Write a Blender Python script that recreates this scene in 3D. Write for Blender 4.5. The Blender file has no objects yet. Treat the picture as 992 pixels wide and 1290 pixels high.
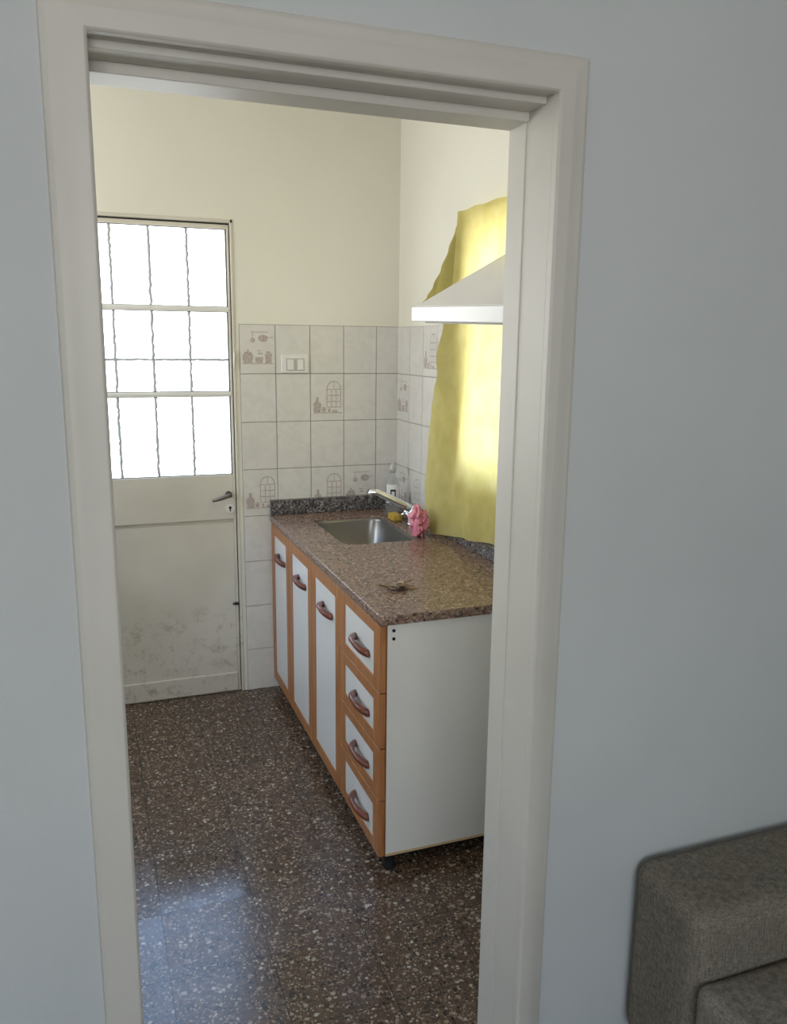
import bpy, bmesh, math, random
from mathutils import Vector, Matrix, noise
random.seed(4)
C=bpy.context.collection
sc=bpy.context.scene
try: sc.view_settings.view_transform='Standard'
except Exception: pass

# ---------------------------------------------------------------- materials
def mat(name,col,rough=.6,metal=0,spec=.5):
    m=bpy.data.materials.new(name);m.use_nodes=True
    b=m.node_tree.nodes['Principled BSDF']
    b.inputs['Base Color'].default_value=(*col,1);b.inputs['Roughness'].default_value=rough
    b.inputs['Metallic'].default_value=metal;b.inputs['Specular IOR Level'].default_value=spec
    return m
def N(m,t,**kw):
    n=m.node_tree.nodes.new(t)
    for k,v in kw.items():
        if hasattr(n,k): setattr(n,k,v)
        else: n.inputs[k.replace('_',' ')].default_value=v
    return n
def L(m,a,b): m.node_tree.links.new(a,b)
def B(m): return m.node_tree.nodes['Principled BSDF']
def geo(m): return N(m,'ShaderNodeNewGeometry').outputs['Position']
def ramp(m,stops,fac,interp='LINEAR'):
    r=N(m,'ShaderNodeValToRGB');e=r.color_ramp;e.interpolation=interp
    while len(e.elements)<len(stops): e.elements.new(.5)
    for el,(p,c) in zip(e.elements,stops): el.position=p;el.color=(*c,1)
    L(m,fac,r.inputs[0]);return r.outputs[0]
def bump(m,h,s=.1,d=.01):
    b=N(m,'ShaderNodeBump');b.inputs['Strength'].default_value=s;b.inputs['Distance'].default_value=d
    L(m,h,b.inputs['Height']);L(m,b.outputs[0],B(m).inputs['Normal'])
def tex(m,t,vec,**kw):
    n=N(m,t,**kw);L(m,vec,n.inputs['Vector']);return n
def mix(m,f,a,b,blend='MIX'):
    n=m.node_tree.nodes.new('ShaderNodeMix');n.data_type='RGBA';n.blend_type=blend
    for s,v in ((0,f),(6,a),(7,b)):
        if hasattr(v,'is_output'): L(m,v,n.inputs[s])
        elif s==0: n.inputs[0].default_value=v
        else: n.inputs[s].default_value=(*v,1)
    return n.outputs[2]

def paint(name,col,rough=.75,var=.04,scale=3,bs=.15):
    m=mat(name,col,rough)
    p=geo(m);n=tex(m,'ShaderNodeTexNoise',p,Scale=scale,Detail=5.0)
    c2=tuple(max(0,c-var) for c in col)
    L(m,ramp(m,[(.35,c2),(.65,col)],n.outputs[0]),B(m).inputs['Base Color'])
    n2=tex(m,'ShaderNodeTexNoise',p,Scale=60.0,Detail=3.0);bump(m,n2.outputs[0],bs,.004)
    return m
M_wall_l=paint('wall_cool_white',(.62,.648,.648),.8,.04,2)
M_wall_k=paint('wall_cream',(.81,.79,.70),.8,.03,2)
M_ceil=paint('ceiling_white',(.80,.79,.75),.9)
M_trim=paint('trim_off_white',(.68,.655,.60),.45,.04,4,.05)
M_grout=paint('grout',(.38,.36,.33),.9)
M_tile=mat('glazed_tile',(.6,.58,.54),.28)
p=geo(M_tile);n=tex(M_tile,'ShaderNodeTexNoise',p,Scale=14.0,Detail=6.0,Distortion=1.5)
L(M_tile,ramp(M_tile,[(.35,(.66,.64,.60)),(.6,(.71,.69,.655))],n.outputs[0]),B(M_tile).inputs['Base Color'])
M_decor=mat('tile_print',(.42,.35,.31),.35)
p=geo(M_decor);n=tex(M_decor,'ShaderNodeTexNoise',p,Scale=160.0,Detail=3.0)
L(M_decor,ramp(M_decor,[(.4,(.37,.30,.275)),(.6,(.56,.50,.47))],n.outputs[0]),B(M_decor).inputs['Base Color'])

# terrazzo
M_floor=mat('terrazzo',(.1,.07,.06),.3,0,.5)
p=geo(M_floor)
nd=tex(M_floor,'ShaderNodeTexNoise',p,Scale=55.0,Detail=2.0)
off=N(M_floor,'ShaderNodeVectorMath',operation='MULTIPLY_ADD');L(M_floor,nd.outputs['Color'],off.inputs[0]);off.inputs[1].default_value=(.014,.014,.014);L(M_floor,p,off.inputs[2])
def chips(vec,scale,thr,cols):
    v=tex(M_floor,'ShaderNodeTexVoronoi',vec,Scale=scale,Randomness=1.0)
    sep=N(M_floor,'ShaderNodeSeparateColor');L(M_floor,v.outputs['Color'],sep.inputs[0])
    th=N(M_floor,'ShaderNodeMath',operation='MULTIPLY_ADD');L(M_floor,sep.outputs[0],th.inputs[0]);th.inputs[1].default_value=thr;th.inputs[2].default_value=thr*.25
    lt=N(M_floor,'ShaderNodeMath',operation='LESS_THAN');L(M_floor,v.outputs['Distance'],lt.inputs[0]);L(M_floor,th.outputs[0],lt.inputs[1])
    return lt.outputs[0],ramp(M_floor,cols,sep.outputs[1],'CONSTANT')
nb=tex(M_floor,'ShaderNodeTexNoise',p,Scale=260.0,Detail=3.0)
base=ramp(M_floor,[(.35,(.050,.031,.020)),(.7,(.135,.088,.057))],nb.outputs[0])
f1,c1=chips(off.outputs[0],150,.56,[(0,(.27,.21,.15)),(.2,(.019,.015,.013)),(.38,(.15,.096,.062)),(.62,(.36,.30,.235)),(.71,(.09,.056,.037)),(.85,(.22,.155,.108))])
f2,c2=chips(off.outputs[0],74,.40,[(0,(.27,.205,.15)),(.11,(.019,.015,.013)),(.33,(.12,.076,.05)),(.62,(.36,.305,.245)),(.71,(.085,.051,.034)),(.92,(.44,.39,.33))])
cc=mix(M_floor,f1,base,c1);cc=mix(M_floor,f2,cc,c2)
sx=N(M_floor,'ShaderNodeSeparateXYZ');L(M_floor,p,sx.inputs[0])
ids=[]
def joint(o,start):
    a=N(M_floor,'ShaderNodeMath',operation='MULTIPLY_ADD');L(M_floor,o,a.inputs[0]);a.inputs[1].default_value=4;a.inputs[2].default_value=-start*4+.005
    fl_=N(M_floor,'ShaderNodeMath',operation='FLOOR');L(M_floor,a.outputs[0],fl_.inputs[0]);ids.append(fl_.outputs[0])
    fr=N(M_floor,'ShaderNodeMath',operation='FRACT');L(M_floor,a.outputs[0],fr.inputs[0])
    lt=N(M_floor,'ShaderNodeMath',operation='LESS_THAN');L(M_floor,fr.outputs[0],lt.inputs[0]);lt.inputs[1].default_value=.010;return lt.outputs[0]
mx=N(M_floor,'ShaderNodeMath',operation='MAXIMUM');L(M_floor,joint(sx.outputs[0],.114),mx.inputs[0]);L(M_floor,joint(sx.outputs[1],.09),mx.inputs[1])
cc=mix(M_floor,mx.outputs[0],cc,(.02,.014,.011))
cx_=N(M_floor,'ShaderNodeCombineXYZ');L(M_floor,ids[0],cx_.inputs[0]);L(M_floor,ids[1],cx_.inputs[1])
wn=tex(M_floor,'ShaderNodeTexWhiteNoise',cx_.outputs[0])
cc=mix(M_floor,1.0,cc,ramp(M_floor,[(0,(.88,.88,.88)),(1,(1.05,1.03,1.01))],wn.outputs['Value']),'MULTIPLY')
L(M_floor,cc,B(M_floor).inputs['Base Color'])
nr=tex(M_floor,'ShaderNodeTexNoise',p,Scale=6.0,Detail=4.0)
ad=N(M_floor,'ShaderNodeMath',operation='MULTIPLY_ADD');L(M_floor,wn.outputs['Value'],ad.inputs[0]);ad.inputs[1].default_value=.6;L(M_floor,nr.outputs[0],ad.inputs[2])
rr=N(M_floor,'ShaderNodeMapRange');L(M_floor,ad.outputs[0],rr.inputs[0]);rr.inputs[1].default_value=.3;rr.inputs[2].default_value=1.2;rr.inputs[3].default_value=.11;rr.inputs[4].default_value=.27;L(M_floor,rr.outputs[0],B(M_floor).inputs['Roughness'])
jb=N(M_floor,'ShaderNodeMath',operation='SUBTRACT');jb.inputs[0].default_value=1;L(M_floor,mx.outputs[0],jb.inputs[1]);bump(M_floor,jb.outputs[0],.5,.001)

# granite
def granite(name,cols,rough,dk):
    m=mat(name,(.2,.1,.1),rough);p=geo(m)
    n0=tex(m,'ShaderNodeTexNoise',p,Scale=70.0,Detail=2.0)
    o=N(m,'ShaderNodeVectorMath',operation='MULTIPLY_ADD');L(m,n0.outputs['Color'],o.inputs[0]);o.inputs[1].default_value=(.012,)*3;L(m,p,o.inputs[2])
    v=tex(m,'ShaderNodeTexVoronoi',o.outputs[0],Scale=170.0)
    s=N(m,'ShaderNodeSeparateColor');L(m,v.outputs['Color'],s.inputs[0])
    c=ramp(m,cols,s.outputs[0])
    n1=tex(m,'ShaderNodeTexNoise',p,Scale=40.0,Detail=4.0)
    c=mix(m,ramp(m,[(.5,(0,0,0)),(.68,(dk,dk,dk))],n1.outputs[0]),c,(.09,.058,.045))
    L(m,c,B(m).inputs['Base Color']);return m
M_gran=granite('brown_granite',[(0,(.045,.03,.024)),(.25,(.165,.10,.075)),(.55,(.29,.185,.135)),(.85,(.235,.155,.115)),(1,(.44,.34,.28))],.26,.4)
M_granb=granite('dark_granite_edge',[(0,(.02,.02,.022)),(.4,(.08,.075,.08)),(.75,(.17,.165,.17)),(1,(.36,.33,.31))],.25,.4)

def wood(name,a,b,axis=2,rough=.4):
    m=mat(name,a,rough);p=geo(m)
    mp=N(m,'ShaderNodeMapping');L(m,p,mp.inputs[0]);s=[40,40,40];s[axis]=3;mp.inputs['Scale'].default_value=s
    n=tex(m,'ShaderNodeTexNoise',mp.outputs[0],Scale=2.0,Detail=6.0,Distortion=.6)
    L(m,ramp(m,[(.3,a),(.7,b)],n.outputs[0]),B(m).inputs['Base Color']);return m
M_wood=wood('orange_wood',(.33,.125,.04),(.45,.20,.078))
M_wood2=wood('reddish_brown_wood',(.12,.035,.02),(.20,.062,.035),1,.3)
M_edge=wood('raw_edge_wood',(.55,.38,.18),(.65,.47,.25),1,.6)
M_lam=paint('white_laminate',(.74,.73,.70),.35,.02,5,.02)
M_black=mat('black_plastic',(.012,.012,.012),.8,0,.2)
M_steel=mat('brushed_steel',(.27,.265,.255),.33,1)
M_chrome=mat('chrome',(.85,.86,.87),.16,1)
M_bronze=mat('dull_brass',(.28,.17,.08),.4,.8)
M_key=mat('nickel',(.5,.46,.4),.3,.9)
M_dark=mat('dark_metal',(.05,.04,.035),.4,.6)
M_lever=mat('grey_brown_metal',(.17,.14,.12),.4,.7)
M_fob=mat('brown_leather',(.06,.03,.02),.6)
M_white=mat('white_plastic',(.78,.77,.74),.3)
M_hood=paint('white_enamel',(.78,.77,.76),.25,.01,5,.0)
M_groove=mat('gap_shade',(.05,.05,.05),.9)
# painted metal door with dirt
M_door=mat('painted_metal_dirty',(.7,.68,.6),.5);p=geo(M_door)
n=tex(M_door,'ShaderNodeTexNoise',p,Scale=17.0,Detail=10.0,Roughness=.85)
s=N(M_door,'ShaderNodeSeparateXYZ');L(M_door,p,s.inputs[0])
def zband(m,zo,a,b,c,d):
    r=N(m,'ShaderNodeValToRGB');e=r.color_ramp
    while len(e.elements)<4:e.elements.new(.5)
    for el,(q,v) in zip(e.elements,((a,1),(b,.6),(c,.55),(d,0))): el.position=q;el.color=(v,v,v,1)
    L(m,zo,r.inputs[0]);return r.outputs[0]
zb=zband(M_door,s.outputs[2],.02,.09,.30,.47)
dn=ramp(M_door,[(.52,(0,0,0)),(.63,(1,1,1))],n.outputs[0])
mu=mix(M_door,1.0,zb,dn,'MULTIPLY')
n9=tex(M_door,'ShaderNodeTexNoise',p,Scale=3.0,Detail=4.0)
dc=ramp(M_door,[(.35,(.60,.56,.48)),(.65,(.68,.645,.565))],n9.outputs[0])
L(M_door,mix(M_door,mu,dc,(.24,.195,.14)),B(M_door).inputs['Base Color'])
def clear(name,col,f):
    m=bpy.data.materials.new(name);m.use_nodes=True;nt=m.node_tree;b=B(m)
    b.inputs['Roughness'].default_value=.08;b.inputs['Base Color'].default_value=(*col,1)
    t=N(m,'ShaderNodeBsdfTransparent');t.inputs[0].default_value=(*col,1);x=N(m,'ShaderNodeMixShader');x.inputs[0].default_value=f
    L(m,t.outputs[0],x.inputs[1]);L(m,b.outputs[0],x.inputs[2]);L(m,x.outputs[0],nt.nodes['Material Output'].inputs[0]);return m
M_pane=clear('obscure_glass',(.95,.97,.98),.12)
M_bottle=clear('clear_plastic',(.90,.92,.92),.12)
def cloth(name,a,b,ta,tb,f):
    m=bpy.data.materials.new(name);m.use_nodes=True
    p=geo(m);n=tex(m,'ShaderNodeTexNoise',p,Scale=9.0,Detail=6.0,Roughness=.6)
    c=ramp(m,[(.3,a),(.7,b)],n.outputs[0]);c2=ramp(m,[(.3,ta),(.7,tb)],n.outputs[0])
    d=N(m,'ShaderNodeBsdfDiffuse');t=N(m,'ShaderNodeBsdfTranslucent');x=N(m,'ShaderNodeMixShader');x.inputs[0].default_value=f
    L(m,c,d.inputs[0]);L(m,c2,t.inputs[0]);L(m,d.outputs[0],x.inputs[1]);L(m,t.outputs[0],x.inputs[2]);L(m,x.outputs[0],m.node_tree.nodes['Material Output'].inputs[0])
    n=tex(m,'ShaderNodeTexNoise',p,Scale=22.0,Detail=4.0);bb=N(m,'ShaderNodeBump');bb.inputs['Strength'].default_value=.35;bb.inputs['Distance'].default_value=.006
    L(m,n.outputs[0],bb.inputs['Height']);L(m,bb.outputs[0],d.inputs['Normal']);return m
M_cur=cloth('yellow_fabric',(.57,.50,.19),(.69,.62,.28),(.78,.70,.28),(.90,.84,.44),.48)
M_cur2=cloth('yellow_fabric_doubled_shade',(.34,.29,.09),(.44,.38,.13),(.5,.45,.15),(.6,.55,.2),.15)  # same curtain fabric, shade of the doubled fold put into a darker colour
# sofa fabric
M_sofa=mat('grey_woven_fabric',(.15,.14,.12),.95,0,.1);p=geo(M_sofa)
def streak(sc_):
    mp=N(M_sofa,'ShaderNodeMapping');L(M_sofa,p,mp.inputs[0]);mp.inputs['Scale'].default_value=sc_
    return tex(M_sofa,'ShaderNodeTexNoise',mp.outputs[0],Scale=1.0,Detail=3.0).outputs[0]
s1=streak((340,340,60));s2=streak((80,80,400))
ad=N(M_sofa,'ShaderNodeMath',operation='ADD');L(M_sofa,s1,ad.inputs[0]);L(M_sofa,s2,ad.inputs[1])
hf=N(M_sofa,'ShaderNodeMath',operation='MULTIPLY');L(M_sofa,ad.outputs[0],hf.inputs[0]);hf.inputs[1].default_value=.5
n2=tex(M_sofa,'ShaderNodeTexNoise',p,Scale=5.0,Detail=5.0)
a=ramp(M_sofa,[(.36,(.125,.11,.088)),(.64,(.31,.28,.235))],hf.outputs[0])
L(M_sofa,mix(M_sofa,ramp(M_sofa,[(.35,(0,0,0)),(.75,(.35,.35,.35))],n2.outputs[0]),a,(.22,.175,.12)),B(M_sofa).inputs['Base Color'])
bump(M_sofa,hf.outputs[0],.5,.003)
M_pink=paint('pink_cloth',(.82,.34,.42),.9,.10,12,.5)
M_sponge=paint('yellow_sponge',(.60,.42,.12),.95,.12,60,.5)
M_label=mat('label_white',(.8,.8,.8),.5)
M_ink=mat('label_ink',(.02,.02,.02),.5)

# ---------------------------------------------------------------- mesh helpers
def bx(bm,x0,x1,y0,y1,z0,z1,mi=0):
    v=[bm.verts.new((x,y,z)) for z in (z0,z1) for y in (y0,y1) for x in (x0,x1)]
    for f in ((0,2,3,1),(4,5,7,6),(0,1,5,4),(2,6,7,3),(0,4,6,2),(1,3,7,5)):
        bm.faces.new([v[i] for i in f]).material_index=mi
def finish(bm,name,mats,parent=None,bevel=0,seg=2,smooth=False,**props):
    bmesh.ops.recalc_face_normals(bm,faces=bm.faces)
    me=bpy.data.meshes.new(name);bm.to_mesh(me);bm.free()
    for m in mats if isinstance(mats,(list,tuple)) else [mats]: me.materials.append(m)
    o=bpy.data.objects.new(name,me);C.objects.link(o)
    if smooth: me.polygons.foreach_set('use_smooth',[True]*len(me.polygons))
    if bevel:
        b=o.modifiers.new('bevel','BEVEL');b.width=bevel;b.segments=seg;b.limit_method='ANGLE';b.angle_limit=.6
        if seg>1: me.polygons.foreach_set('use_smooth',[True]*len(me.polygons)); b.harden_normals=True
    if parent: o.parent=parent
    for k,v in props.items(): o[k]=v
    return o
def boxes(name,lst,mats,parent=None,**kw):
    bm=bmesh.new()
    for b in lst: bx(bm,*b)
    return finish(bm,name,mats,parent,**kw)
def tube(bm,pts,rad,seg=12,mi=0,flat=1.0,cap=True):
    pts=[Vector(p) for p in pts];rings=[];up=None
    for i,p in enumerate(pts):
        t=(pts[min(i+1,len(pts)-1)]-pts[max(i-1,0)]).normalized()
        if up is None:
            up=Vector((0,0,1)) if abs(t.z)<.9 else Vector((1,0,0))
        a=(up-t*up.dot(t)).normalized();up=a;b=t.cross(a)
        r=rad[i] if isinstance(rad,(list,tuple)) else rad
        rings.append([bm.verts.new(p+a*math.cos(k*2*math.pi/seg)*r+b*math.sin(k*2*math.pi/seg)*r*flat) for k in range(seg)])
    for i in range(len(rings)-1):
        for k in range(seg):
            f=bm.faces.new([rings[i][k],rings[i][(k+1)%seg],rings[i+1][(k+1)%seg],rings[i+1][k]]);f.material_index=mi;f.smooth=True
    if cap:
        bm.faces.new(rings[0][::-1]).material_index=mi;bm.faces.new(rings[-1]).material_index=mi
def empty(name,loc,**props):
    o=bpy.data.objects.new(name,None);C.objects.link(o);o.location=loc;o.empty_display_size=.05
    for k,v in props.items(): o[k]=v
    return o
def adopt(par,*kids):
    bpy.context.view_layer.update()
    for k in kids:
        k.parent=par;k.matrix_parent_inverse=par.matrix_world.inverted()

ST=dict(kind='structure')
D=3.508;XC=1.322;YW0=1.305;YW1=1.452
XL=.032;XR=.765;ZH=1.948
KX=-1.15  # kitchen west
RX0,RX1,RY0=-1.7,2.7,-2.6
HC=2.62
# ---------------------------------------------------------------- room shell
boxes('floor',[(RX0-.2,RX1+.2,RY0-.2,D+.2,-.1,0)],M_floor,**ST)
boxes('ceiling',[(RX0-.2,RX1+.2,RY0-.2,D+.2,HC,HC+.1)],M_ceil,**ST)
fx0,fx1,fz=XL-.03,XR+.03,ZH+.03
ym=(YW0+YW1)/2
def skin(y0,y1,mi): return [(RX0,fx0,y0,y1,0,HC,mi),(fx1,RX1,y0,y1,0,HC,mi),(fx0,fx1,y0,y1,fz,HC,mi)]
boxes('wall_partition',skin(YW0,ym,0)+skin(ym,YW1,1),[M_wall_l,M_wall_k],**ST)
def frame_trim():
    bm=bmesh.new()
    yk=YW1+.006
    bx(bm,fx0,XL,YW0,yk,0,ZH+.03);bx(bm,XR,fx1,YW0,yk,0,ZH+.03);bx(bm,XL,XR,YW0,yk,ZH+.002,ZH+.03)
    bx(bm,XL-.001,XL+.002,1.40,yk,0,ZH+.01);bx(bm,XR-.0025,XR+.001,1.395,yk,0,ZH+.01)
    bx(bm,XL,XR,1.330,1.385,ZH-.009,ZH+.02)
    bx(bm,XL,XR,1.388,yk,ZH-.024,ZH+.02)
    prof=[(0,YW0),(0,1.290),(.004,1.286),(.030,1.286),(.036,1.289),(.052,1.292),(.060,1.297),(.062,YW0)]
    def loop(off):
        return [(XL-off,0),(XL-off,ZH+off),(XR+off,ZH+off),(XR+off,0)]
    rings=[]
    for off,y in prof: rings.append([bm.verts.new((x,y,z)) for x,z in loop(off)])
    for i in range(len(rings)-1):
        for k in range(3): bm.faces.new([rings[i][k],rings[i][k+1],rings[i+1][k+1],rings[i+1][k]])
    return finish(bm,'trim_1',M_trim,bevel=.0025,seg=2,**ST)
frame_trim()
# living room other walls (window behind the viewer gives the cool light)
wx0,wx1,wz0,wz1=-1.5,.40,.92,2.38
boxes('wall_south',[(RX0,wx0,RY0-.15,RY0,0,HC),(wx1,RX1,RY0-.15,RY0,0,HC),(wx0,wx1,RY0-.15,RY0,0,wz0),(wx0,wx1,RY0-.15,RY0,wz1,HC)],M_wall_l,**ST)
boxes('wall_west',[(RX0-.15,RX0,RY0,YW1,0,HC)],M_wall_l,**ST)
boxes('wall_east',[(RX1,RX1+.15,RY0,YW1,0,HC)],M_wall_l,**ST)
boxes('window_2',[(wx0,wx1,RY0-.1,RY0-.05,wz0,wz0+.05),(wx0,wx1,RY0-.1,RY0-.05,wz1-.05,wz1),(wx0,wx0+.05,RY0-.1,RY0-.05,wz0,wz1),(wx1-.05,wx1,RY0-.1,RY0-.05,wz0,wz1),(-.57,-.52,RY0-.1,RY0-.05,wz0,wz1)],M_white,**ST)
# kitchen west wall; unseen window added to brighten the kitchen
kw=(2.2,3.3,1.25,2.3)
boxes('wall_kitchen_west',[(KX-.15,KX,YW1,kw[0],0,HC),(KX-.15,KX,kw[1],D+.15,0,HC),(KX-.15,KX,kw[0],kw[1],0,kw[2]),(KX-.15,KX,kw[0],kw[1],kw[3],HC)],M_wall_k,**ST)
boxes('window_unseen_fill',[(KX-.1,KX-.06,kw[0],kw[1],kw[2],kw[2]+.04),(KX-.1,KX-.06,kw[0],kw[1],kw[3]-.04,kw[3]),(KX-.1,KX-.06,kw[0],kw[0]+.04,kw[2],kw[3]),(KX-.1,KX-.06,kw[1]-.04,kw[1],kw[2],kw[3]),(KX-.1,KX-.06,2.73,2.77,kw[2],kw[3])],M_white,**ST)

# ---- tiled walls
TX,TZ,TW,TH=.6157,1.6106,.15,.2027
TT=.006
def poly_circle(cx,cy,rx,ry,n=14,a0=0,a1=2*math.pi): return [(cx+rx*math.cos(a0+(a1-a0)*i/n),cy+ry*math.sin(a0+(a1-a0)*i/n)) for i in range(n+(0 if a1-a0>6.2 else 1))]
def R_(x0,y0,x1,y1): return [(x0,y0),(x1,y0),(x1,y1),(x0,y1)]
def decor_window():
    s=[R_(.08,.16,.95,.18)]
    for x in (.48,.62,.76,.90): s.append(R_(x,.28,x+.022,.66))
    for z in (.28,.40,.53,.66): s.append(R_(.48,z,.92,z+.017))
    for i in range(10):
        a=math.pi*i/10;b=math.pi*(i+1)/10
        s.append([(.70+.225*math.cos(a),.66+.19*math.sin(a)),(.70+.225*math.cos(b),.66+.19*math.sin(b)),(.70+.20*math.cos(b),.66+.17*math.sin(b)),(.70+.20*math.cos(a),.66+.17*math.sin(a))])
    s.append(R_(.69,.66,.71,.84))
    s+= [[(.10,.18),(.30,.18),(.32,.36),(.24,.42),(.24,.5),(.16,.5),(.16,.42),(.08,.36)],poly_circle(.40,.24,.07,.055),R_(.53,.18,.60,.26),R_(.66,.18,.80,.23)]
    return s
def decor_pots():
    s=[R_(.06,.2,.94,.22)]
    s+= [poly_circle(.66,.72,.14,.075),R_(.78,.735,.95,.75),poly_circle(.36,.68,.07,.05),R_(.35,.72,.37,.84),R_(.30,.84,.80,.855),
         [(.10,.22),(.34,.22),(.38,.36),(.32,.45),(.14,.45),(.07,.36)],R_(.2,.45,.25,.50),[(.44,.22),(.62,.22),(.66,.34),(.42,.34)],[(.72,.22),(.88,.22),(.9,.40),(.84,.46),(.76,.46),(.7,.38)],R_(.50,.40,.62,.43),R_(.49,.46,.60,.48)]
    return s
def tiles(bm,place,ncol,rows,c_end,skip=lambda c,r:False,decor={}):
    g=.0009
    for r in range(rows):
        for c in range(ncol):
            if skip(c,r): continue
            u0=c*TW+g;u1=min((c+1)*TW,c_end)-g
            v1=TZ-r*TH-g;v0=max(TZ-(r+1)*TH,0)+g
            if u1-u0<.01: continue
            e=.001
            back=[bm.verts.new(place(u,v,0)) for u,v in ((u0,v0),(u1,v0),(u1,v1),(u0,v1))]
            fr=[bm.verts.new(place(u,v,TT)) for u,v in ((u0+e,v0+e),(u1-e,v0+e),(u1-e,v1-e),(u0+e,v1-e))]
            bm.faces.new(fr).material_index=2
            for k in range(4): bm.faces.new([back[k],back[(k+1)%4],fr[(k+1)%4],fr[k]]).material_index=2
            if (c,r) in decor:
                for pl in decor[(c,r)]:
                    ps=[bm.verts.new(place(c*TW+TW*min(u,(c_end-c*TW)/TW-.03),TZ-(r+1)*TH+TH*v,TT+.0004)) for u,v in pl]
                    bm.faces.new(ps).material_index=3
dx0,dx1,dz=-.225,.600,2.02
bm=bmesh.new()
for b in ((KX-.15,dx0,D,D+.15,0,HC),(dx1,XC+.15,D,D+.15,0,HC),(dx0,dx1,D,D+.15,dz,HC)): bx(bm,*b)
bx(bm,TX-.001,XC,D-.003,D+.001,0,TZ+.001,1)
tiles(bm,lambda u,v,d:(TX+u,D-.001-d,v),5,8,XC-TX-.004,decor={(0,0):decor_pots(),(2,1):decor_window(),(0,3):decor_window(),(2,3):decor_window(),(3,3):decor_pots()})
finish(bm,'wall_north',[M_wall_k,M_grout,M_tile,M_decor],**ST)
WY0,WY1,WZ0,WZ1=2.27,2.74,1.08,1.95
bm=bmesh.new()
for b in ((XC,XC+.15,YW1,WY0,0,HC),(XC,XC+.15,WY1,D,0,HC),(XC,XC+.15,WY0,WY1,0,WZ0),(XC,XC+.15,WY0,WY1,WZ1,HC)): bx(bm,*b)
for b in ((XC-.003,XC+.001,YW1,WY0,0,TZ),(XC-.003,XC+.001,WY1,D-.007,0,TZ),(XC-.003,XC+.001,WY0,WY1,0,WZ0)): bx(bm,*b,1)
def skipR(c,r):
    y1=D-.007-c*TW;y0=y1-TW;z1=TZ-r*TH;z0=z1-TH
    return y1>WY0 and y0<WY1 and z1>WZ0+.03
tiles(bm,lambda u,v,d:(XC-.001-d,D-.007-u,v),13,8,D-.007-YW1,skip=skipR,decor={(0,1):decor_pots(),(2,0):decor_window(),(1,3):decor_window(),(0,3):decor_pots()})
finish(bm,'wall_kitchen_east',[M_wall_k,M_grout,M_tile,M_decor],**ST)
xw0,xw1=XC+.07,XC+.11
boxes('window_1',[(xw0,xw1,WY0,WY1,WZ0,WZ0+.04),(xw0,xw1,WY0,WY1,WZ1-.04,WZ1),(xw0,xw1,WY0,WY0+.04,WZ0,WZ1),(xw0,xw1,WY1-.04,WY1,WZ0,WZ1),(xw0,xw1,2.49,2.52,WZ0,WZ1),(xw0,xw1,WY0,WY1,1.50,1.53)],M_white,**ST)

# ---------------------------------------------------------------- exterior door
bm=bmesh.new()
FY=D-.004
bx(bm,dx0,dx0+.022,FY,D+.06,0,dz);bx(bm,dx1-.012,dx1,FY,D+.06,0,dz);bx(bm,dx0,dx1,FY,D+.06,dz-.014,dz)
bx(bm,dx0,dx1,D+.008,D+.07,0,.016)
door=finish(bm,'door_1',[M_door],bevel=.002,seg=1,**ST)
lx0,lx1,lz0,lz1=dx0+.027,dx1-.016,.006,dz-.021
LY0,LY1=D+.002,D+.04
gx0,gx1,gz0,gz1=lx0+.035,lx1-.009,.985,1.982
bm=bmesh.new()
bx(bm,lx0,gx0,LY0,LY1,lz0,lz1);bx(bm,gx1,lx1,LY0,LY1,lz0,lz1)
bx(bm,gx0,gx1,LY0,LY1,gz1,lz1);bx(bm,gx0,gx1,LY0,LY1,.79,gz0)
bx(bm,gx0,gx1,LY0+.006,LY1,lz0+.0,.775)
bx(bm,gx0,gx1,LY0+.012,LY1,.775,.79)
bx(bm,lx0+.01,lx1-.01,LY0-.002,LY0+.01,lz0+.0,.09)
leaf=finish(bm,'door_leaf',[M_door],door,bevel=.002,seg=1)
bm=bmesh.new()
for z in (1.668,1.325):
    bx(bm,gx0,gx1,LY0,LY0+.02,z-.010,z+.010);bx(bm,gx0,gx1,LY0-.004,LY0,z-.003,z+.003)
finish(bm,'glazing_bar',M_white,leaf,label='white horizontal glazing bars')
M_seal=mat('dark_grey_seal',(.11,.115,.12),.7)
bm=bmesh.new()
for a,b in ((gz0,1.315),(1.335,1.658),(1.678,gz1)):
    e=.0035
    bx(bm,gx0,gx0+e,LY0+.004,LY0+.018,a,b);bx(bm,gx1-e*1.5,gx1,LY0+.004,LY0+.018,a,b)
    bx(bm,gx0,gx1,LY0+.004,LY0+.018,a,a+e*.7);bx(bm,gx0,gx1,LY0+.004,LY0+.018,b-e*.7,b)
finish(bm,'pane_seal',M_seal,leaf)
boxes('door_gap_shade',[(dx0+.02,dx1-.010,D+.012,LY1,lz1-.002,dz-.012),(lx1-.002,dx1-.010,D+.008,LY1,0,dz-.018),(dx0+.02,lx0+.002,D+.008,LY1,0,dz-.018)],M_groove,door)  # dark strips round the leaf, shade of the gap put into their colour
boxes('window_pane',[(gx0,gx1,LY0+.02,LY0+.024,gz0,gz1)],M_pane,leaf)
bm=bmesh.new()
M_bar=mat('grille_grey',(.48,.50,.53),.6)
def jit(p0,p1,n,r):
    pts=[];rr=[]
    v=abs(p1[2]-p0[2])>.1
    for i in range(n+1):
        q=Vector(p0).lerp(Vector(p1),i/n);w=(random.uniform(-.0018,.0018)+.0008*math.sin(i*.9))
        if v:q.x+=w
        else:q.z+=w*.8
        pts.append(q);rr.append(r*random.uniform(.8,1.2))
    tube(bm,pts,rr,6)
yb=LY0+.013
for x in (.417,.271,.125,-.021,-.15): jit((x,yb,gz0),(x,yb,gz1),110,.0062)
jit((gx0,yb,1.465),(gx1,yb,1.465),70,.0052)
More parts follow.
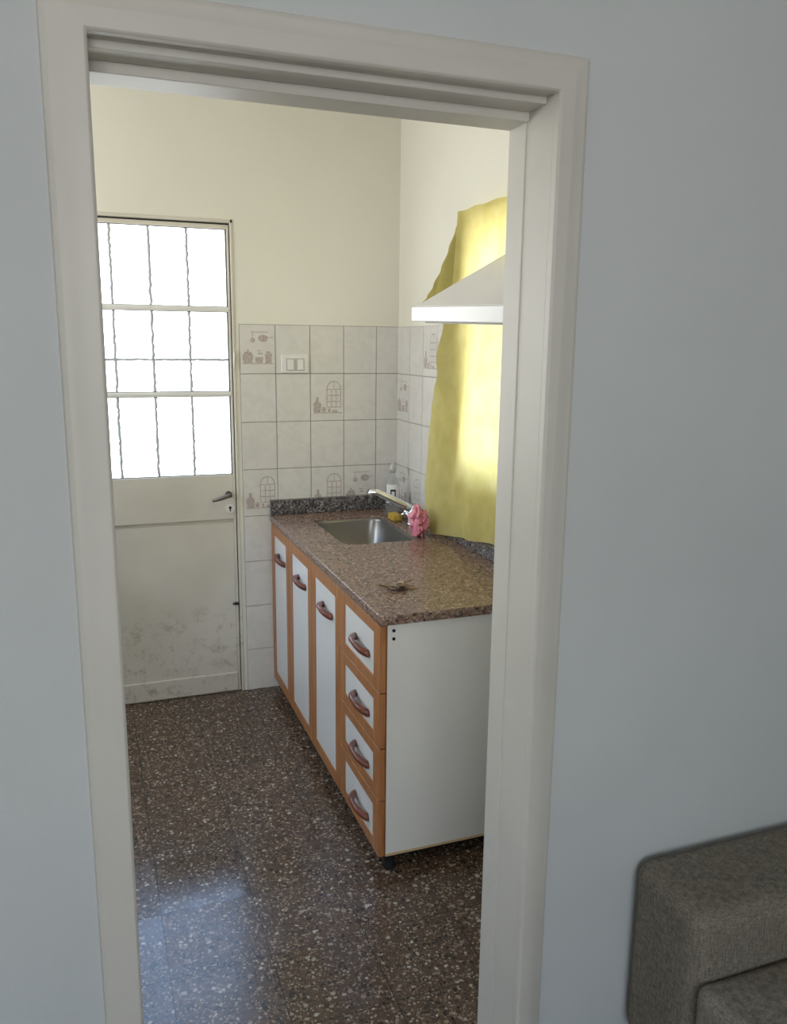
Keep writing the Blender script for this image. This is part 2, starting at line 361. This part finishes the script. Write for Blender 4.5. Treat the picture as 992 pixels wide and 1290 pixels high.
finish(bm,'security_grille',M_bar,leaf)
bm=bmesh.new()
tube(bm,[(.553,LY0+.0,.9),(.553,LY0-.012,.9)],.014,16);tube(bm,[(.553,LY0-.01,.9),(.553,LY0-.045,.9)],.008,10)
tube(bm,[(.559,LY0-.045,.903),(.54,LY0-.05,.9),(.51,LY0-.052,.89),(.478,LY0-.05,.882)],[.008,.009,.008,.005],10)
finish(bm,'handle',M_lever,leaf,label='grey-brown metal lever handle')
bm=bmesh.new();tube(bm,[(.558,LY0,.838),(.558,LY0-.008,.838)],.02,20)
tube(bm,[(.558,LY0-.008,.842),(.558,LY0-.0095,.842)],.006,10,1);bx(bm,.5555,.5605,LY0-.0095,LY0-.007,.826,.84,1)
finish(bm,'lock',[M_white,M_black],leaf)
bm=bmesh.new();bx(bm,.566,.582,LY0-.010,LY0,.406,.416);tube(bm,[(.558,LY0-.008,.411),(.576,LY0-.008,.411)],.005,8)
finish(bm,'bolt',M_dark,leaf)
bm=bmesh.new();tube(bm,[(.593,FY-.006,1.43),(.593,FY-.006,1.50)],.005,8);bx(bm,.588,.599,FY-.007,FY,1.445,1.485)
finish(bm,'hinge',M_door,door)

# ---------------------------------------------------------------- light switch
FT=D-.007
sw=empty('light_switch',(.847,FT,1.45),label='white double light switch plate on the tiled wall',category='light switch')
pl=boxes('plate',[(.787,.907,FT-.009,FT,1.411,1.489)],M_white,bevel=.004,seg=3)
kids=[pl]
for x in (.815,.858):
    kids.append(boxes('rocker',[(x,x+.026,FT-.014,FT-.008,1.425,1.468)],M_white,bevel=.002,seg=2))
kids.append(boxes('rocker_surround',[(.808,.888,FT-.0098,FT-.0085,1.42,1.473)],mat('switch_grey',(.5,.49,.47),.5),bevel=.0005,seg=1))
adopt(sw,*kids)

# ---------------------------------------------------------------- base cabinet
CX=.755;CY0=2.062;CY1=D-.012;CZ0=.050;CZ1=.772;CB=XC-.014
cab=empty('kitchen_cabinet',((CX+CB)/2,(CY0+CY1)/2,0),label='white laminate base cabinet with orange wood framed fronts',category='kitchen cabinet')
t=.018
body=boxes('cabinet_body',[(CX,CB,CY0,CY0+t,CZ0+.008,CZ1,0),(CX,CB,CY1-t,CY1,CZ0,CZ1,0),(CX,CB,CY0+t,CY1-t,CZ0,CZ0+t,0),(CB-.006,CB,CY0+t,CY1-t,CZ0,CZ1,0),
 (CX,CX+.03,CY0+t,CY1-t,CZ1-.035,CZ1,0),(CX,CB-.01,2.455,2.471,CZ0+t,CZ1-.04,0),(CX,CB,CY0,CY0+t,CZ0,CZ0+.009,1),(CX-.002,CX+.0,CY0,CY1,CZ0,CZ1,2)],[M_lam,M_edge,M_wood],bevel=.001,seg=1)
kids=[body]
kids.append(boxes('underside_shade',[(CX+.07,CX+.085,CY0+.075,CY1-.02,.0015,CZ0),(CX+.07,CB-.02,CY0+.06,CY0+.075,.0015,CZ0)],M_black))  # black boards added under the cabinet to deepen the shade there
bm=bmesh.new()
for z in (.752,.728): tube(bm,[(CX+.018,CY0-.001,z),(CX+.018,CY0-.0025,z)],.005,10)
kids.append(finish(bm,'screw_cap',M_black))
def bow(y0,y1,z,slant=.0):
    bm=bmesh.new();pts=[];rr=[]
    xf=CX-.022
    n=16
    for i in range(n+1):
        u=i/n;y=y0+(y1-y0)*u
        pts.append((xf+.004-.030*math.sin(math.pi*u)**.6,y,z+.012*math.sin(math.pi*u)-.006+slant*(u-.5)))
        rr.append(.008+.0035*abs(math.cos(math.pi*u)))
    tube(bm,pts,rr,12)
    for y,u in ((y0,0),(y1,1)): 
        zz=z-.006+slant*(u-.5);tube(bm,[(xf+.002,y,zz),(xf-.008,y,zz)],[.012,.009],12)
    return finish(bm,'handle',M_wood2,smooth=True,label='reddish brown arched wooden handle')
def front(kind,y0,y1,z0,z1,st,rl,hz,hy,hw):
    g=.0015;y0+=g;y1-=g;z0+=g;z1-=g;X0,X1=CX-.022,CX-.003
    fr=boxes(kind,[(X0,X1,y0,y0+st,z0,z1),(X0,X1,y1-st,y1,z0,z1),(X0,X1,y0+st,y1-st,z0,z0+rl),(X0,X1,y0+st,y1-st,z1-rl,z1)],M_wood,bevel=.002,seg=2)
    pn=boxes('front_panel',[(X0+.003,X1-.002,y0+st-.002,y1-st+.002,z0+rl-.002,z1-rl+.002)],M_lam,bevel=0)
    h=bow(hy-hw/2,hy+hw/2,hz,.012)
    adopt(fr,pn,h);return fr
ys=[CY0,2.457,2.816,3.17,CY1]
for a,b in zip(ys[1:-1],ys[2:]): kids.append(front('cabinet_door',a,b,CZ0,CZ1-.004,.05,.045,.650,(a+b)/2-.03,.11))
zs=[CZ0,.231,.396,.566,CZ1-.004]
for a,b in zip(zs[:-1],zs[1:]): kids.append(front('drawer',ys[0],ys[1],a,b,.055,.034,(a+b)/2-.006,2.23,.125))
for x,y in ((CX+.022,CY0+.025),(CX+.03,CY1-.05),(CB-.05,CY0+.03),(CB-.05,CY1-.05)):
    b=bmesh.new();tube(b,[(x,y,0),(x,y,.006),(x,y,.007),(x,y,CZ0)],[.02,.02,.016,.016],16);kids.append(finish(b,'leg',M_black))
adopt(cab,*kids)

# ---------------------------------------------------------------- countertop with sink cutout
def rrect(x0,x1,y0,y1,r,n=6):
    p=[]
    for cx,cy,a in ((x1-r,y1-r,0),(x0+r,y1-r,90),(x0+r,y0+r,180),(x1-r,y0+r,270)):
        for i in range(n+1):
            t_=math.radians(a+90*i/n);p.append((cx+r*math.cos(t_),cy+r*math.sin(t_)))
    return p
SX0,SX1,SY0,SY1=.875,1.185,2.86,3.35
CTX,CTY,CT0,CT1=.729,2.047,.774,.802
def slab():
    cu=bpy.data.curves.new('c','CURVE');cu.dimensions='2D';cu.fill_mode='BOTH'
    for pts in (rrect(CTX,XC-.010,CTY,D-.010,.008,3),rrect(SX0,SX1,SY0,SY1,.055,8)[::-1]):
        s=cu.splines.new('POLY');s.points.add(len(pts)-1);s.use_cyclic_u=True
        for q,(x,y) in zip(s.points,pts): q.co=(x,y,0,1)
    cu.extrude=(CT1-CT0)/2-.002;cu.bevel_depth=.002;cu.bevel_resolution=1
    o=bpy.data.objects.new('tmp',cu);C.objects.link(o);bpy.context.view_layer.update()
    me=bpy.data.meshes.new_from_object(o);bpy.data.objects.remove(o);me.transform(Matrix.Translation((0,0,(CT0+CT1)/2)))
    me.name='countertop';me.materials.clear();me.materials.append(M_gran)
    o=bpy.data.objects.new('countertop',me);C.objects.link(o);return o
ct=slab();ct['label']='brown speckled granite countertop over the base cabinet';ct['category']='countertop'
CS=CT1+.0008
boxes('backsplash',[(CTX,XC-.011,D-.030,D-.0105,CS,CT1+.066),(XC-.031,XC-.0105,CTY,D-.031,CS,CT1+.05)],M_granb,bevel=.002,seg=1,label='dark speckled granite upstand behind the countertop',category='backsplash')
# sink
bm=bmesh.new();rings=[]
for ins,z,r in ((-.002,CT1-.010,.056),(.004,CT1-.008,.052),(.006,CT1-.02,.05),(.018,CT1-.13,.05),(.035,CT1-.152,.05),(.07,CT1-.158,.05)):
    ins=ins+.0035
    rings.append([bm.verts.new((x,y,z)) for x,y in rrect(SX0+ins,SX1-ins,SY0+ins,SY1-ins,r,8)])
for a,b in zip(rings[:-1],rings[1:]):
    n=len(a)
    for k in range(n): bm.faces.new([a[k],a[(k+1)%n],b[(k+1)%n],b[k]]).smooth=True
bm.faces.new(rings[-1])
sink=finish(bm,'sink',M_steel,smooth=True,label='rectangular stainless steel sink basin set into the granite',category='sink')
bm=bmesh.new();cx,cy=(SX0+SX1)/2,(SY0+SY1)/2
tube(bm,[(cx,cy,CT1-.158),(cx,cy,CT1-.155)],.04,24);tube(bm,[(cx,cy,CT1-.155),(cx,cy,CT1-.1535)],.022,20,1)
dr=finish(bm,'drain',[M_chrome,M_black]);adopt(sink,dr)

# faucet
fyy=3.12;fxx=1.25
fa=empty('faucet',(fxx,fyy,CT1),label='chrome mixer tap with long spout beside the sink',category='faucet')
bm=bmesh.new();tube(bm,[(fxx,fyy,CS),(fxx,fyy,CT1+.008),(fxx,fyy,CT1+.010),(fxx,fyy,CT1+.070),(fxx,fyy,CT1+.082)],[.028,.027,.022,.022,.016],20)
tube(bm,[(fxx,fyy-.05,CT1+.042),(fxx,fyy+.05,CT1+.042)],.016,14)
b1=finish(bm,'faucet_body',M_chrome)
bm=bmesh.new();tube(bm,[(fxx,fyy,CT1+.062),(1.21,fyy+.006,CT1+.084),(1.15,fyy+.018,CT1+.115),(1.10,fyy+.028,CT1+.140),(1.08,fyy+.032,CT1+.142),(1.070,fyy+.034,CT1+.124)],[.018,.017,.016,.015,.015,.015],14)
b2=finish(bm,'spout',M_chrome)
ks=[b1,b2]
for s_ in (-1,1):
    bm=bmesh.new();y=fyy+s_*.055
    tube(bm,[(fxx,y-s_*.006,CT1+.042),(fxx,y+s_*.014,CT1+.042)],.020,14)
    for a in range(4):
        an=a*math.pi/2+.4;tube(bm,[(fxx,y+s_*.008,CT1+.042),(fxx+.03*math.cos(an),y+s_*.008,CT1+.042+.03*math.sin(an))],[.007,.006],8)
    ks.append(finish(bm,'tap_handle',M_chrome))
adopt(fa,*ks)

# soap bottle
bt=empty('soap_bottle',(1.235,3.33,CT1),label='clear plastic bottle with white label by the faucet',category='bottle')
bm=bmesh.new();prof=[(.001,.028),(.004,.032),(.10,.032),(.14,.030),(.165,.022),(.178,.012),(.195,.012)]
tube(bm,[(1.235,3.33,CT1+z) for z,r in prof],[r for z,r in prof],24)
q1=finish(bm,'bottle_body',M_bottle)
bm=bmesh.new();tube(bm,[(1.235,3.33,CT1+z) for z in (.19,.215,.222,.235)],[.015,.014,.008,.006],16);q2=finish(bm,'cap',mat('cap_grey',(.5,.5,.49),.4))
bm=bmesh.new()
def lab(r,z0,z1,a0,a1,mi,n=10):
    vs=[[bm.verts.new((1.235+r*math.cos(a0+(a1-a0)*i/n),3.33+r*math.sin(a0+(a1-a0)*i/n),CT1+z)) for z in (z0,z1)] for i in range(n+1)]
    for i in range(n): f=bm.faces.new([vs[i][0],vs[i+1][0],vs[i+1][1],vs[i][1]]);f.material_index=mi
lab(.0327,.06,.14,math.pi*1.1,math.pi*1.75,0,20)
lab(.0331,.08,.115,math.pi*1.30,math.pi*1.35,1,3);lab(.0331,.08,.115,math.pi*1.48,math.pi*1.53,1,3);lab(.0331,.110,.119,math.pi*1.30,math.pi*1.53,1,6)
q3=finish(bm,'bottle_label',[M_label,M_ink]);adopt(bt,q1,q2,q3)

# sponge and cloth
def blob(name,loc,size,m,amp,seed,sub=4,box=False,**pr):
    bm=bmesh.new();bmesh.ops.create_cube(bm,size=2)
    bmesh.ops.subdivide_edges(bm,edges=bm.edges[:],cuts=18 if not box else 5,use_grid_fill=True)
    for v in bm.verts:
        c=v.co.copy()
        if not box: c=c.normalized()
        nn=noise.noise_vector(c*2.2+Vector((seed,0,0)))*amp+noise.noise_vector(c*5+Vector((seed,3,0)))*amp*.45
        if not box: nn-=c*.22*abs(math.sin(math.atan2(c.y,c.x)*5+c.z*2.5+noise.noise(c*2)*3))*(1.1-abs(c.z)*.3)
        c=c+nn
        v.co=Vector((loc[0]+c.x*size[0],loc[1]+c.y*size[1],max(loc[2]+c.z*size[2],CS)))
    o=finish(bm,name,m,smooth=True,**pr);return o
o=blob('sponge',(1.212,3.235,CT1+.014),(.018,.038,.012),M_sponge,.08,1,box=True,label='yellow kitchen sponge beside the faucet',category='sponge')
o=blob('cleaning_cloth',(1.193,2.918,CT1+.055),(.034,.044,.064),M_pink,.5,7,label='crumpled pink cleaning cloth on the countertop',category='cloth')

# keys
KC=(.865,2.285)
ky=empty('key_bunch',(KC[0],KC[1],CT1),label='small bunch of metal keys on the granite countertop',category='keys')
ks=[];bm=bmesh.new()
tube(bm,[(KC[0]+.020*math.cos(a*math.pi/10),KC[1]+.020*math.sin(a*math.pi/10),CT1+.010+.007*math.cos(a*math.pi/10)) for a in range(21)],.002,6,cap=False);ks.append(finish(bm,'key_ring',M_key))
def key(ang,z,m,up=.0,sc_=1.15):
    bm=bmesh.new();o=Vector((KC[0]+.008*math.cos(ang),KC[1]+.008*math.sin(ang),0));d=Vector((math.cos(ang),math.sin(ang),0));s=Vector((-d.y,d.x,0))
    def slabp(pts,h0,h1):
        lo=[bm.verts.new(o+d*a*sc_+s*b*sc_+Vector((0,0,h0+up*a))) for a,b in pts];hi=[bm.verts.new(o+d*a*sc_+s*b*sc_+Vector((0,0,h1+up*a))) for a,b in pts]
        bm.faces.new(lo[::-1]);bm.faces.new(hi)
        for i in range(len(pts)): bm.faces.new([lo[i],lo[(i+1)%len(pts)],hi[(i+1)%len(pts)],hi[i]])
    head=[(.012+.012*math.cos(k*math.pi/6),.011*math.sin(k*math.pi/6)) for k in range(12)]
    slabp(head,CT1+z,CT1+z+.003)
    slabp([(.022,-.004),(.046,-.004),(.050,0),(.046,.003),(.042,.001),(.038,.004),(.034,.0015),(.030,.004),(.022,.004)],CT1+z+.0003,CT1+z+.0025)
    return finish(bm,'key',m)
for i,(a,z,m,u) in enumerate(((2.3,.001,M_bronze,0),(3.0,.006,M_bronze,.15),(-.45,.001,M_bronze,0),(.35,.007,M_bronze,.2),(-1.0,.011,M_bronze,.2),(3.8,.012,M_key,.25))): ks.append(key(a,z,m,u))
fobo=boxes('key_fob',[(KC[0]-.010,KC[0]+.018,KC[1]-.032,KC[1]-.012,CS,CT1+.010)],M_fob,bevel=.004,seg=2);ks.append(fobo)
adopt(ky,*ks)

# ---------------------------------------------------------------- range hood
hd=empty('range_hood',(1.1,1.91,1.60),label='white enamelled pyramid range hood on the kitchen wall',category='range hood')
hx0,hx1=.87,XC-.012;hy0,hy1=1.60,2.21
zt0,zt1=1.60,1.64
tilt=lambda y:(y-hy1)*.028
def V(x,y,z): return (x,y,z+tilt(y))
bm=bmesh.new()
bx(bm,hx0,hx1,hy0,hy1,zt0,zt1)
for v in bm.verts: v.co.z+=tilt(v.co.y)
lip=finish(bm,'hood_rim',M_hood,bevel=.004,seg=2)
bm=bmesh.new()
b=[V(hx0+.008,hy0+.008,zt1),V(hx1,hy0+.008,zt1),V(hx1,hy1-.008,zt1),V(hx0+.008,hy1-.008,zt1)]
tp=[(1.19,1.79,1.84),(hx1,1.79,1.84),(hx1,2.06,1.84),(1.19,2.06,1.84)]
bv=[bm.verts.new(v) for v in b];tv=[bm.verts.new(v) for v in tp]
bm.faces.new(bv[::-1]);bm.faces.new(tv)
for i in range(4): bm.faces.new([bv[i],bv[(i+1)%4],tv[(i+1)%4],tv[i]])
can=finish(bm,'hood_canopy',M_hood,bevel=.004,seg=2)
bm=bmesh.new();bx(bm,1.195,hx1,1.80,2.05,1.838,HC-.004);ch=finish(bm,'hood_duct',M_hood,bevel=.003,seg=2)
bm=bmesh.new();bx(bm,hx0+.03,hx1-.02,hy0+.03,hy1-.03,zt0-.004,zt0+.002)
for v in bm.verts: v.co.z+=tilt(v.co.y)
fl=finish(bm,'grease_filter',mat('filter_grey',(.3,.3,.29),.5,.5))
adopt(hd,lip,can,ch,fl)

# ---------------------------------------------------------------- curtain
def interp(tab,z):
    tab=sorted(tab)
    if z<=tab[0][0]: return tab[0][1]
    for (a,u),(b,v) in zip(tab,tab[1:]):
        if z<=b:
            k=(z-a)/(b-a);k=k*k*(3-2*k);return u+(v-u)*k
    return tab[-1][1]
left=[(2.0,2.82),(1.9,2.825),(1.8,2.825),(1.7,2.84),(1.62,2.88),(1.5,2.935),(1.42,2.92),(1.36,2.945),(1.3,2.96),(1.15,2.98),(1.0,3.0),(.9,2.985),(.86,2.97),(.806,2.92)]
bm=bmesh.new();NS,NZ=60,110
grid=[]
for j in range(NZ+1):
    row=[]
    for i in range(NS+1):
        s_=i/NS
        zbot=.807+.070*min(s_/.75,1)+.002*math.sin(s_*20)
        ztop=2.0-.004*math.sin(s_*math.pi*4)**2
        tz=j/NZ;z=ztop+(zbot-ztop)*tz
        yl=interp(left,z)+.005*noise.noise(Vector((0,0,z*14)));y=yl+(2.232-yl)*s_
        hang=min(1,tz*1.5)
        x=1.281-.016*tz-.008*hang*math.sin(s_*14+1.2*tz)-.004*math.sin(s_*33+tz*4)*hang+.004*noise.noise(Vector((y*5,z*3,0)))
        x-=.012*max(0,1-s_*6)*hang
        x=min(x,1.303 if z>.87 else 1.284)
        row.append(bm.verts.new((x,y,z)))
    grid.append(row)
for j in range(NZ):
    for i in range(NS): bm.faces.new([grid[j][i],grid[j][i+1],grid[j+1][i+1],grid[j+1][i]]).smooth=True
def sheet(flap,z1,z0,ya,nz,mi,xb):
    rows=[]
    for j in range(nz+1):
        z=z1+(z0-z1)*j/nz;ye=interp(flap,z)
        r=[]
        for i in range(25):
            s_=i/24;y=ya+(ye-ya)*s_
            k=min(1,j/14)
            r.append(bm.verts.new((xb-k*(.006+.014*math.sin(s_*11+j*.03)+.008*s_),y,z)))
        rows.append(r)
    for j in range(nz):
        for i in range(24):
            f=bm.faces.new([rows[j][i],rows[j][i+1],rows[j+1][i+1],rows[j+1][i]]);f.smooth=True;f.material_index=mi
# loose doubled flap hanging behind the free edge above and beside the hood
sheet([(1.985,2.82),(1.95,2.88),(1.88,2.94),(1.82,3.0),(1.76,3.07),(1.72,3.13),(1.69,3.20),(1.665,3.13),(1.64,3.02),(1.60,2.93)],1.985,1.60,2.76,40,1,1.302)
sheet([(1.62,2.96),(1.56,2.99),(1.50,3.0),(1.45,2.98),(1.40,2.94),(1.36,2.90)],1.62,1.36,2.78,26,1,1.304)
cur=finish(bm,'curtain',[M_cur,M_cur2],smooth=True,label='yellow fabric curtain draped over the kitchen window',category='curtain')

# ---------------------------------------------------------------- sofa
so=empty('sofa',(1.5,.4,0),label='grey woven fabric sofa standing against the wall',category='sofa')
SXF,SXB=1.033,1.9
def cushion(name,b,bev):
    return boxes(name,[b],M_sofa,bevel=bev,seg=7)
ks=[cushion('armrest',(SXF,SXB,1.076,1.298,.06,.478),.038),
    cushion('armrest',(SXF,SXB,-.75,-.56,.06,.478),.038),
    boxes('sofa_base',[(SXF+.02,SXB,-.56,1.078,.06,.20)],M_sofa,bevel=.015,seg=3),
    cushion('seat_cushion',(SXF-.01,SXB-.2,.26,1.081,.202,.352),.028),
    cushion('seat_cushion',(SXF-.01,SXB-.2,-.555,.255,.202,.352),.028),
    cushion('backrest',(SXB-.2,SXB+.03,-.555,1.075,.202,.78),.06)]
for x in (SXF+.08,SXB-.08):
    for y in (-.65,1.18):
        b=bmesh.new();tube(b,[(x,y,0),(x,y,.062)],[.018,.025],14);ks.append(finish(b,'leg',M_dark))
adopt(so,*ks)

# ---------------------------------------------------------------- light
w=bpy.data.worlds.new('sky');sc.world=w;w.use_nodes=True;nt=w.node_tree
bg=nt.nodes['Background'];tc=nt.nodes.new('ShaderNodeTexCoord');sp=nt.nodes.new('ShaderNodeSeparateXYZ');cr=nt.nodes.new('ShaderNodeValToRGB')
nt.links.new(tc.outputs['Generated'],sp.inputs[0]);nt.links.new(sp.outputs[2],cr.inputs[0])
e=cr.color_ramp.elements;e[0].position=0;e[0].color=(1,.985,.96,1);e[1].position=.6;e[1].color=(.48,.70,1.1,1)
e2=cr.color_ramp.elements.new(.25);e2.color=(.9,.96,1,1)
nt.links.new(cr.outputs[0],bg.inputs[0]);bg.inputs[1].default_value=7.5
def portal(loc,rot,sx_,sy_):
    l=bpy.data.lights.new('portal','AREA');l.shape='RECTANGLE';l.size=sx_;l.size_y=sy_;l.cycles.is_portal=True
    o=bpy.data.objects.new('window_portal',l);C.objects.link(o);o.location=loc;o.rotation_euler=rot
portal(((gx0+gx1)/2,D+.08,1.48),(-math.pi/2,0,0),.8,1.05)
portal((XC+.14,(WY0+WY1)/2,(WZ0+WZ1)/2),(0,math.pi/2,0),.9,.5)
portal((KX-.14,(kw[0]+kw[1])/2,(kw[2]+kw[3])/2),(0,-math.pi/2,0),1.1,1.15)
portal(((wx0+wx1)/2,RY0-.14,(wz0+wz1)/2),(math.pi/2,0,0),1.95,1.5)

# ---------------------------------------------------------------- camera
f,yaw,pi_,ro,H=1042.56,.3567,.2007,-.0111,1.5384
F=Vector((math.sin(yaw)*math.cos(pi_),math.cos(yaw)*math.cos(pi_),-math.sin(pi_)));R=Vector((math.cos(yaw),-math.sin(yaw),0));U=R.cross(F)
R2=R*math.cos(ro)-U*math.sin(ro);U2=R*math.sin(ro)+U*math.cos(ro)
cd=bpy.data.cameras.new('camera');cam=bpy.data.objects.new('camera',cd);C.objects.link(cam);sc.camera=cam
cd.sensor_fit='VERTICAL';cd.sensor_height=24;cd.lens=f*24/1290;cd.clip_start=.02
m4=Matrix((R2,U2,-F)).transposed().to_4x4();m4.translation=(0,0,H);cam.matrix_world=m4
